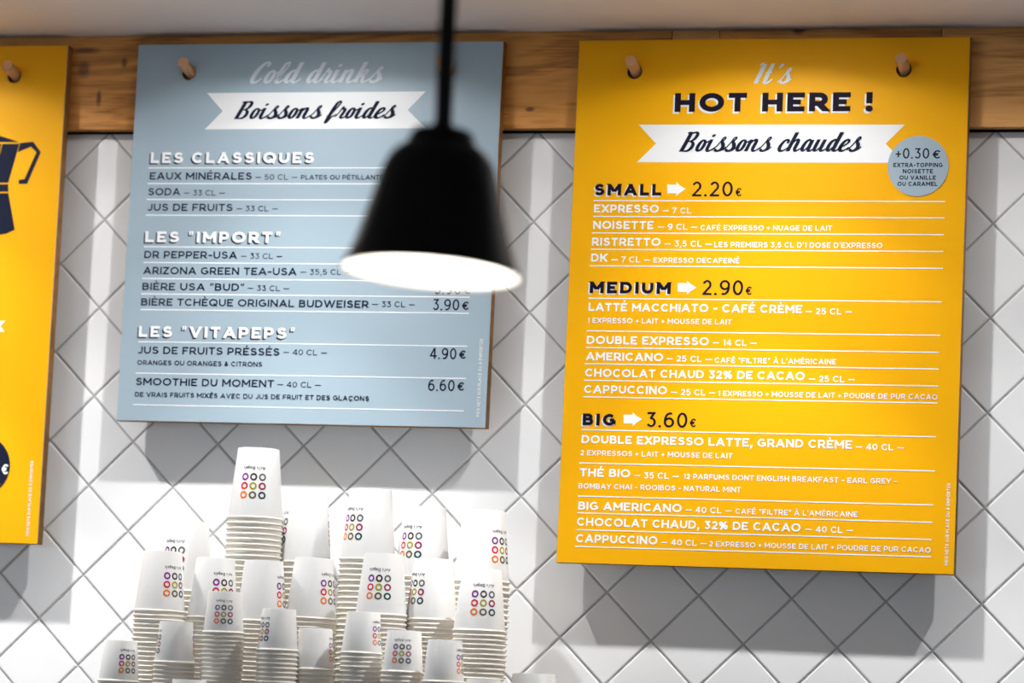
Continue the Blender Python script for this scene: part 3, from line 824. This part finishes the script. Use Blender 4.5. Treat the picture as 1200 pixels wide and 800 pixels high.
# ------------------------------------------------------------------ paper cups
SIZES = {  # base radius, lip radius, height, nesting pitch, word
    'L': (.0313, .0437, .1085, .0083, 'large'),
    'M': (.0282, .0396, .0915, .0068, 'medium'),
    'S': (.0237, .0311, .0610, .0065, 'small'),
}
RINGS = [[(.22, .02, .30), (.05, .025, .020), (.12, .135, .135)], [(.70, .006, .05), (.36, .36, .004), (.34, .015, .09)], [(.87, .20, .006), (.13, .105, .05), (.006, .05, .058)]]
RM = [[mat('ring_print', c, .5, .3) for c in row] for row in RINGS]
CUP = {}
for k, (rb, rr, h, pt, wd) in SIZES.items():
    lip = .0021
    NS = 64
    body = auto_smooth(lathe('cup_body', [(rr - lip * .9, lip), (rb + .0004, h - .0006), (rb, h), (rb - .0007, h - .0004), (rb - .0012, h - .006), (.0003, h - .0062)], NS, M['paper']), 30)
    seam_ang = 2.6
    prof = [(rr - lip + lip * math.cos(a), lip + lip * .92 * math.sin(a)) for a in [2 * math.pi * q / 10 for q in range(11)]]
    rim = lathe('cup_lip', prof, NS, M['rim'])
    # nested cup: lip and the short length of wall that shows
    hh = pt * 2.2 + .006
    rr_at = lambda z: rr - lip * .9 + (rb - rr + lip * .9) * (z - lip) / (h - lip)
    nv = lathe('paper_cup', prof + [], NS, M['rim'])
    bm = bmesh.new(); bm.from_mesh(nv)
    pv = None
    rows = []
    for z in (lip, hh):
        rows.append([bm.verts.new((rr_at(z) * math.cos(2 * math.pi * q / NS), rr_at(z) * math.sin(2 * math.pi * q / NS), z)) for q in range(NS)])
    for q in range(NS):
        f = bm.faces.new((rows[0][q], rows[0][(q + 1) % NS], rows[1][(q + 1) % NS], rows[1][q])); f.smooth = True
    bm.to_mesh(nv); bm.free()
    # logo: nine rings and the upside down shop name, wrapped round the wall; angle 0 faces -y
    tl = math.atan2(rr - rb, h)
    zm = h * .455
    Rm = rr_at(zm) + .00015

    def wrap(u, v, lift=0):
        z = zm + v
        r = rr - lip * .9 + (rb + .0004 - rr + lip * .9) * (z - lip) / (h - .0006 - lip) + .00020 + lift
        a = u / Rm - math.pi / 2
        return (r * math.cos(a), r * math.sin(a), z)
    s = h / .0915 if k != 'L' else 1.12
    S_ = {'L': 1.07, 'M': 1.0, 'S': .75}[k]
    dx, dz = .0130 * S_, .0130 * S_
    lv, lf, lm = [], [], []
    for r_ in range(3):
        for c_ in range(3):
            cx, cz = (c_ - 1) * dx, (1 - r_) * dz
            b0 = len(lv)
            n = 24
            for q in range(n):
                a = 2 * math.pi * q / n
                for R_ in (.0053 * S_, .0029 * S_):
                    lv.append(wrap(cx + R_ * math.cos(a), cz + R_ * math.sin(a)))
            for q in range(n):
                q2 = (q + 1) % n
                lf.append((b0 + 2 * q, b0 + 2 * q2, b0 + 2 * q2 + 1, b0 + 2 * q + 1)); lm.append(r_ * 3 + c_)
    tvs, tfs, tw = sans("Ari's Bagels", .15, .17, .4)
    tsx = .0345 * S_ / tw
    tsz = .0046 * S_
    b0 = len(lv)
    zt = .0232 * S_
    lv += [wrap(.01725 * S_ - a * tsx, zt + .0046 * S_ - b * tsz, c) for a, b, c in tvs]
    for f in tfs:
        lf.append(tuple(i + b0 for i in f)); lm.append(9)
    me = mesh('printed_logo', lv, lf)
    for row in RM:
        for q in row: me.materials.append(q)
    me.materials.append(M['cup_ink'])
    me.polygons.foreach_set('material_index', lm)
    CUP[k] = (body, rim, nv, me)

# (size, photo x of the upturned base, photo y of its top, depth, turn of logo, two logos, which stack)
STACKS = [
    ('L', 221, 610, -.150, -34, 'leftmost stack of the back row'),
    ('L', 303.5, 524, -.170, -9, 'tallest stack of all, in the back row'),
    ('L', 360, 577, -.118, -79, 'back row stack right of the tallest stack'),
    ('L', 435, 572, -.150, -45, 'fourth back row stack from the left'),
    ('L', 499, 593, -.120, -34, 'fifth back row stack from the left'),
    ('L', 568, 597, -.152, 51, 'rightmost stack of the back row'),
    ('M', 191, 645, -.270, 37, 'leftmost stack of the middle row'),
    ('M', 253, 653, -.240, 27, 'second middle row stack from the left'),
    ('M', 309.5, 656, -.277, 71, 'third middle row stack, under the tallest stack'),
    ('M', 368, 653, -.245, 52, 'centre stack of the middle row'),
    ('M', 450, 648, -.275, -9, 'fifth middle row stack from the left'),
    ('M', 508.5, 654, -.240, -52, 'sixth middle row stack from the left'),
    ('M', 565, 666, -.286, 7, 'rightmost stack of the middle row'),
    ('S', 141.5, 750, -.390, 27, 'leftmost short stack of the front row'),
    ('S', 207, 727.6, -.395, -81, 'second front row stack from the left'),
    ('S', 264.5, 692.5, -.400, -2, 'tallest stack of the front row'),
    ('S', 327.5, 713, -.405, -58, 'fourth front row stack from the left'),
    ('S', 370, 735.7, -.366, 80, 'fifth front row stack from the left'),
    ('S', 426, 716.5, -.385, 62, 'sixth front row stack from the left'),
    ('S', 473.8, 738.5, -.405, -5, 'seventh front row stack from the left'),
    ('S', 522, 749.5, -.425, 70, 'eighth front row stack from the left'),
    ('S', 222, 796, -.470, 150, 'left stack barely showing at the lower edge'),
    ('S', 567, 795.5, -.458, 150, 'stack barely showing under the rightmost middle stack'),
    ('L', 627, 789, -.250, 90, 'stack standing apart at the far right'),
]
ORD = ['top', 'second', 'third', 'fourth', 'fifth', 'sixth', 'seventh', 'eighth', 'ninth', 'tenth']
def ordw(n):
    if n < 10: return ORD[n]
    return '%d%s' % (n + 1, {1: 'st', 2: 'nd', 3: 'rd'}.get((n + 1) % 10, 'th') if not 10 <= (n + 1) % 100 <= 20 else 'th')


low_v, low_f = [], []
for size, px, py, Y, turn, where in STACKS:
    rb, rr, h, pt, wd = SIZES[size]
    body, rim, nested, logo = CUP[size]
    Y += .05
    p = at(px, py, Y)
    ztop = at(px, py, Y - rb).z
    zr = ztop - h
    n = max(1, int(round((zr - ZS) / pt)))
    pt2 = (zr - ZS) / n
    grp = '%s paper cups stacked upside down' % wd
    # view direction at the stack: logo angles are measured from it
    vd = math.atan2(CAM.x - p.x, -(CAM.y - p.y))
    c = empty('paper_cup', (p.x, Y, zr))
    c.rotation_euler = (random.gauss(0, .006), random.gauss(0, .006), vd + math.radians(turn))
    tag(c, '%s white cup with printed rings topping the %s' % (wd, where), 'cup', grp)
    link('cup_body', body, c); link('cup_lip', rim, c); link('printed_logo', logo, c)
    if abs(turn) > 45:
        o = link('printed_logo', logo, c); o.rotation_euler.z = math.pi
    jx, jy = 0, 0
    for k in range(1, n + 1):
        z = zr - k * pt2
        if k == n: z = ZS
        jx = jx * .6 + random.gauss(0, .0003); jy = jy * .6 + random.gauss(0, .0003)
        if z > Z0 - .905:
            o = link('paper_cup', nested, None, (p.x + jx, Y + jy, z))
            o.rotation_euler = (random.gauss(0, .004), random.gauss(0, .004), random.uniform(0, 6))
            tag(o, '%s paper cup, %s from top in the %s' % (wd, ordw(k), where), 'cup', grp)
        else:
            b0 = len(low_v)
            low_v += [(v.co.x + p.x + jx, v.co.y + Y + jy, v.co.z + z) for v in nested.vertices]
            low_f += [tuple(i + b0 for i in f.vertices) for f in nested.polygons]
lowc = link('paper_cups', mesh('paper_cups', low_v, low_f, M['rim'], True))
tag(lowc, 'lower ends of the cup stacks below the picture edge, on the counter', 'cups', kind='stuff')

# ------------------------------------------------------------------ pendant lamp
YL = -1.755
c0 = at(504.8, 321.3, YL)             # centre of the rim
sc_ = (c0 - CAM).dot(FWD) / FPX       # metres per photo pixel at the lamp
axis = (UP * 158 + RIGHT * 12.5)      # rim centre to cap, as it hangs in the photo
axis = Vector((axis.x, axis.y, axis.z)).normalized()
tiltc = 4.2                           # it leans a little, showing its white inside
axis = Matrix.Rotation(math.radians(-tiltc - 4.8), 3, RIGHT) @ axis
lamp = empty('pendant_lamp', c0)
lamp.rotation_euler = axis.to_track_quat('Z', 'X').to_euler()
tag(lamp, 'black bell shaped pendant lamp, lit, hanging blurred in front of the blue board', 'lamp')
S = sc_
SZ = sc_ * 1.025
prof = [(107, 0), (103, 8), (97.5, 20), (89, 44), (80, 76), (74, 98), (68, 119), (62.5, 133), (55, 143), (46, 149), (38, 152)]
inner = [(r - 2.0, z) for r, z in prof][::-1]
inner = [(r, max(z - 2.5, 0.0)) for r, z in inner]
outm = lathe('shade', [(r * S, z * SZ) for r, z in prof], 64, M['black'])
link('shade', outm, lamp)
link('shade_lining', lathe('shade_lining', [(r * S, z * SZ) for r, z in inner] + [(107 * S, 0)], 64, M['enamel']), lamp)
link('cap', auto_smooth(lathe('cap', [(37 * S, 152 * S), (37 * S, 155 * S), (40 * S, 157 * S), (38 * S, 167 * S), (33 * S, 172 * S), (13 * S, 174 * S), (12 * S, 181 * S), (.0005, 181 * S)], 40, M['black'])), lamp)
link('lamp_holder', auto_smooth(lathe('lamp_holder', [(.0005, 146 * S), (20 * S, 146 * S), (20 * S, 100 * S), (.0005, 100 * S)], 24, M['enamel'])), lamp)
bp = [(.0005, 100), (13, 100), (15, 92), (26, 78), (32, 62), (31, 46), (22, 33), (10, 27), (.0005, 25)]
link('bulb', lathe('bulb', [(r * S, z * SZ) for r, z in bp], 32, M['bulb']), lamp)
# suspension rod goes up from the cap to the ceiling, nearly plumb
top_cap = c0 + axis * 177 * S
pr = at(524, 0, YL)
dirv = (pr - at(517.5, 150, YL)).normalized()
dirv = Vector((dirv.x, 0, dirv.z)).normalized()
tt = (ZC - top_cap.z) / dirv.z
rod_end = top_cap + dirv * tt
rq = dirv.to_track_quat('Z', 'X').to_euler()
rod = link('suspension_rod', lathe('suspension_rod', [(10.5 * S, 0), (10.5 * S, tt)], 24, M['black']), None, top_cap)
rod.rotation_euler = rq
rod.parent = lamp
rod.matrix_parent_inverse = (Matrix.Translation(c0) @ axis.to_track_quat('Z', 'X').to_matrix().to_4x4()).inverted()
rose = link('ceiling_rose', auto_smooth(lathe('ceiling_rose', [(.0005, -.03), (.045, -.03), (.05, -.022), (.05, -.0005), (.0005, -.0005)], 32, M['black'])), None, (rod_end.x, rod_end.y, ZC))
rose.parent = lamp
rose.matrix_parent_inverse = rod.matrix_parent_inverse.copy()
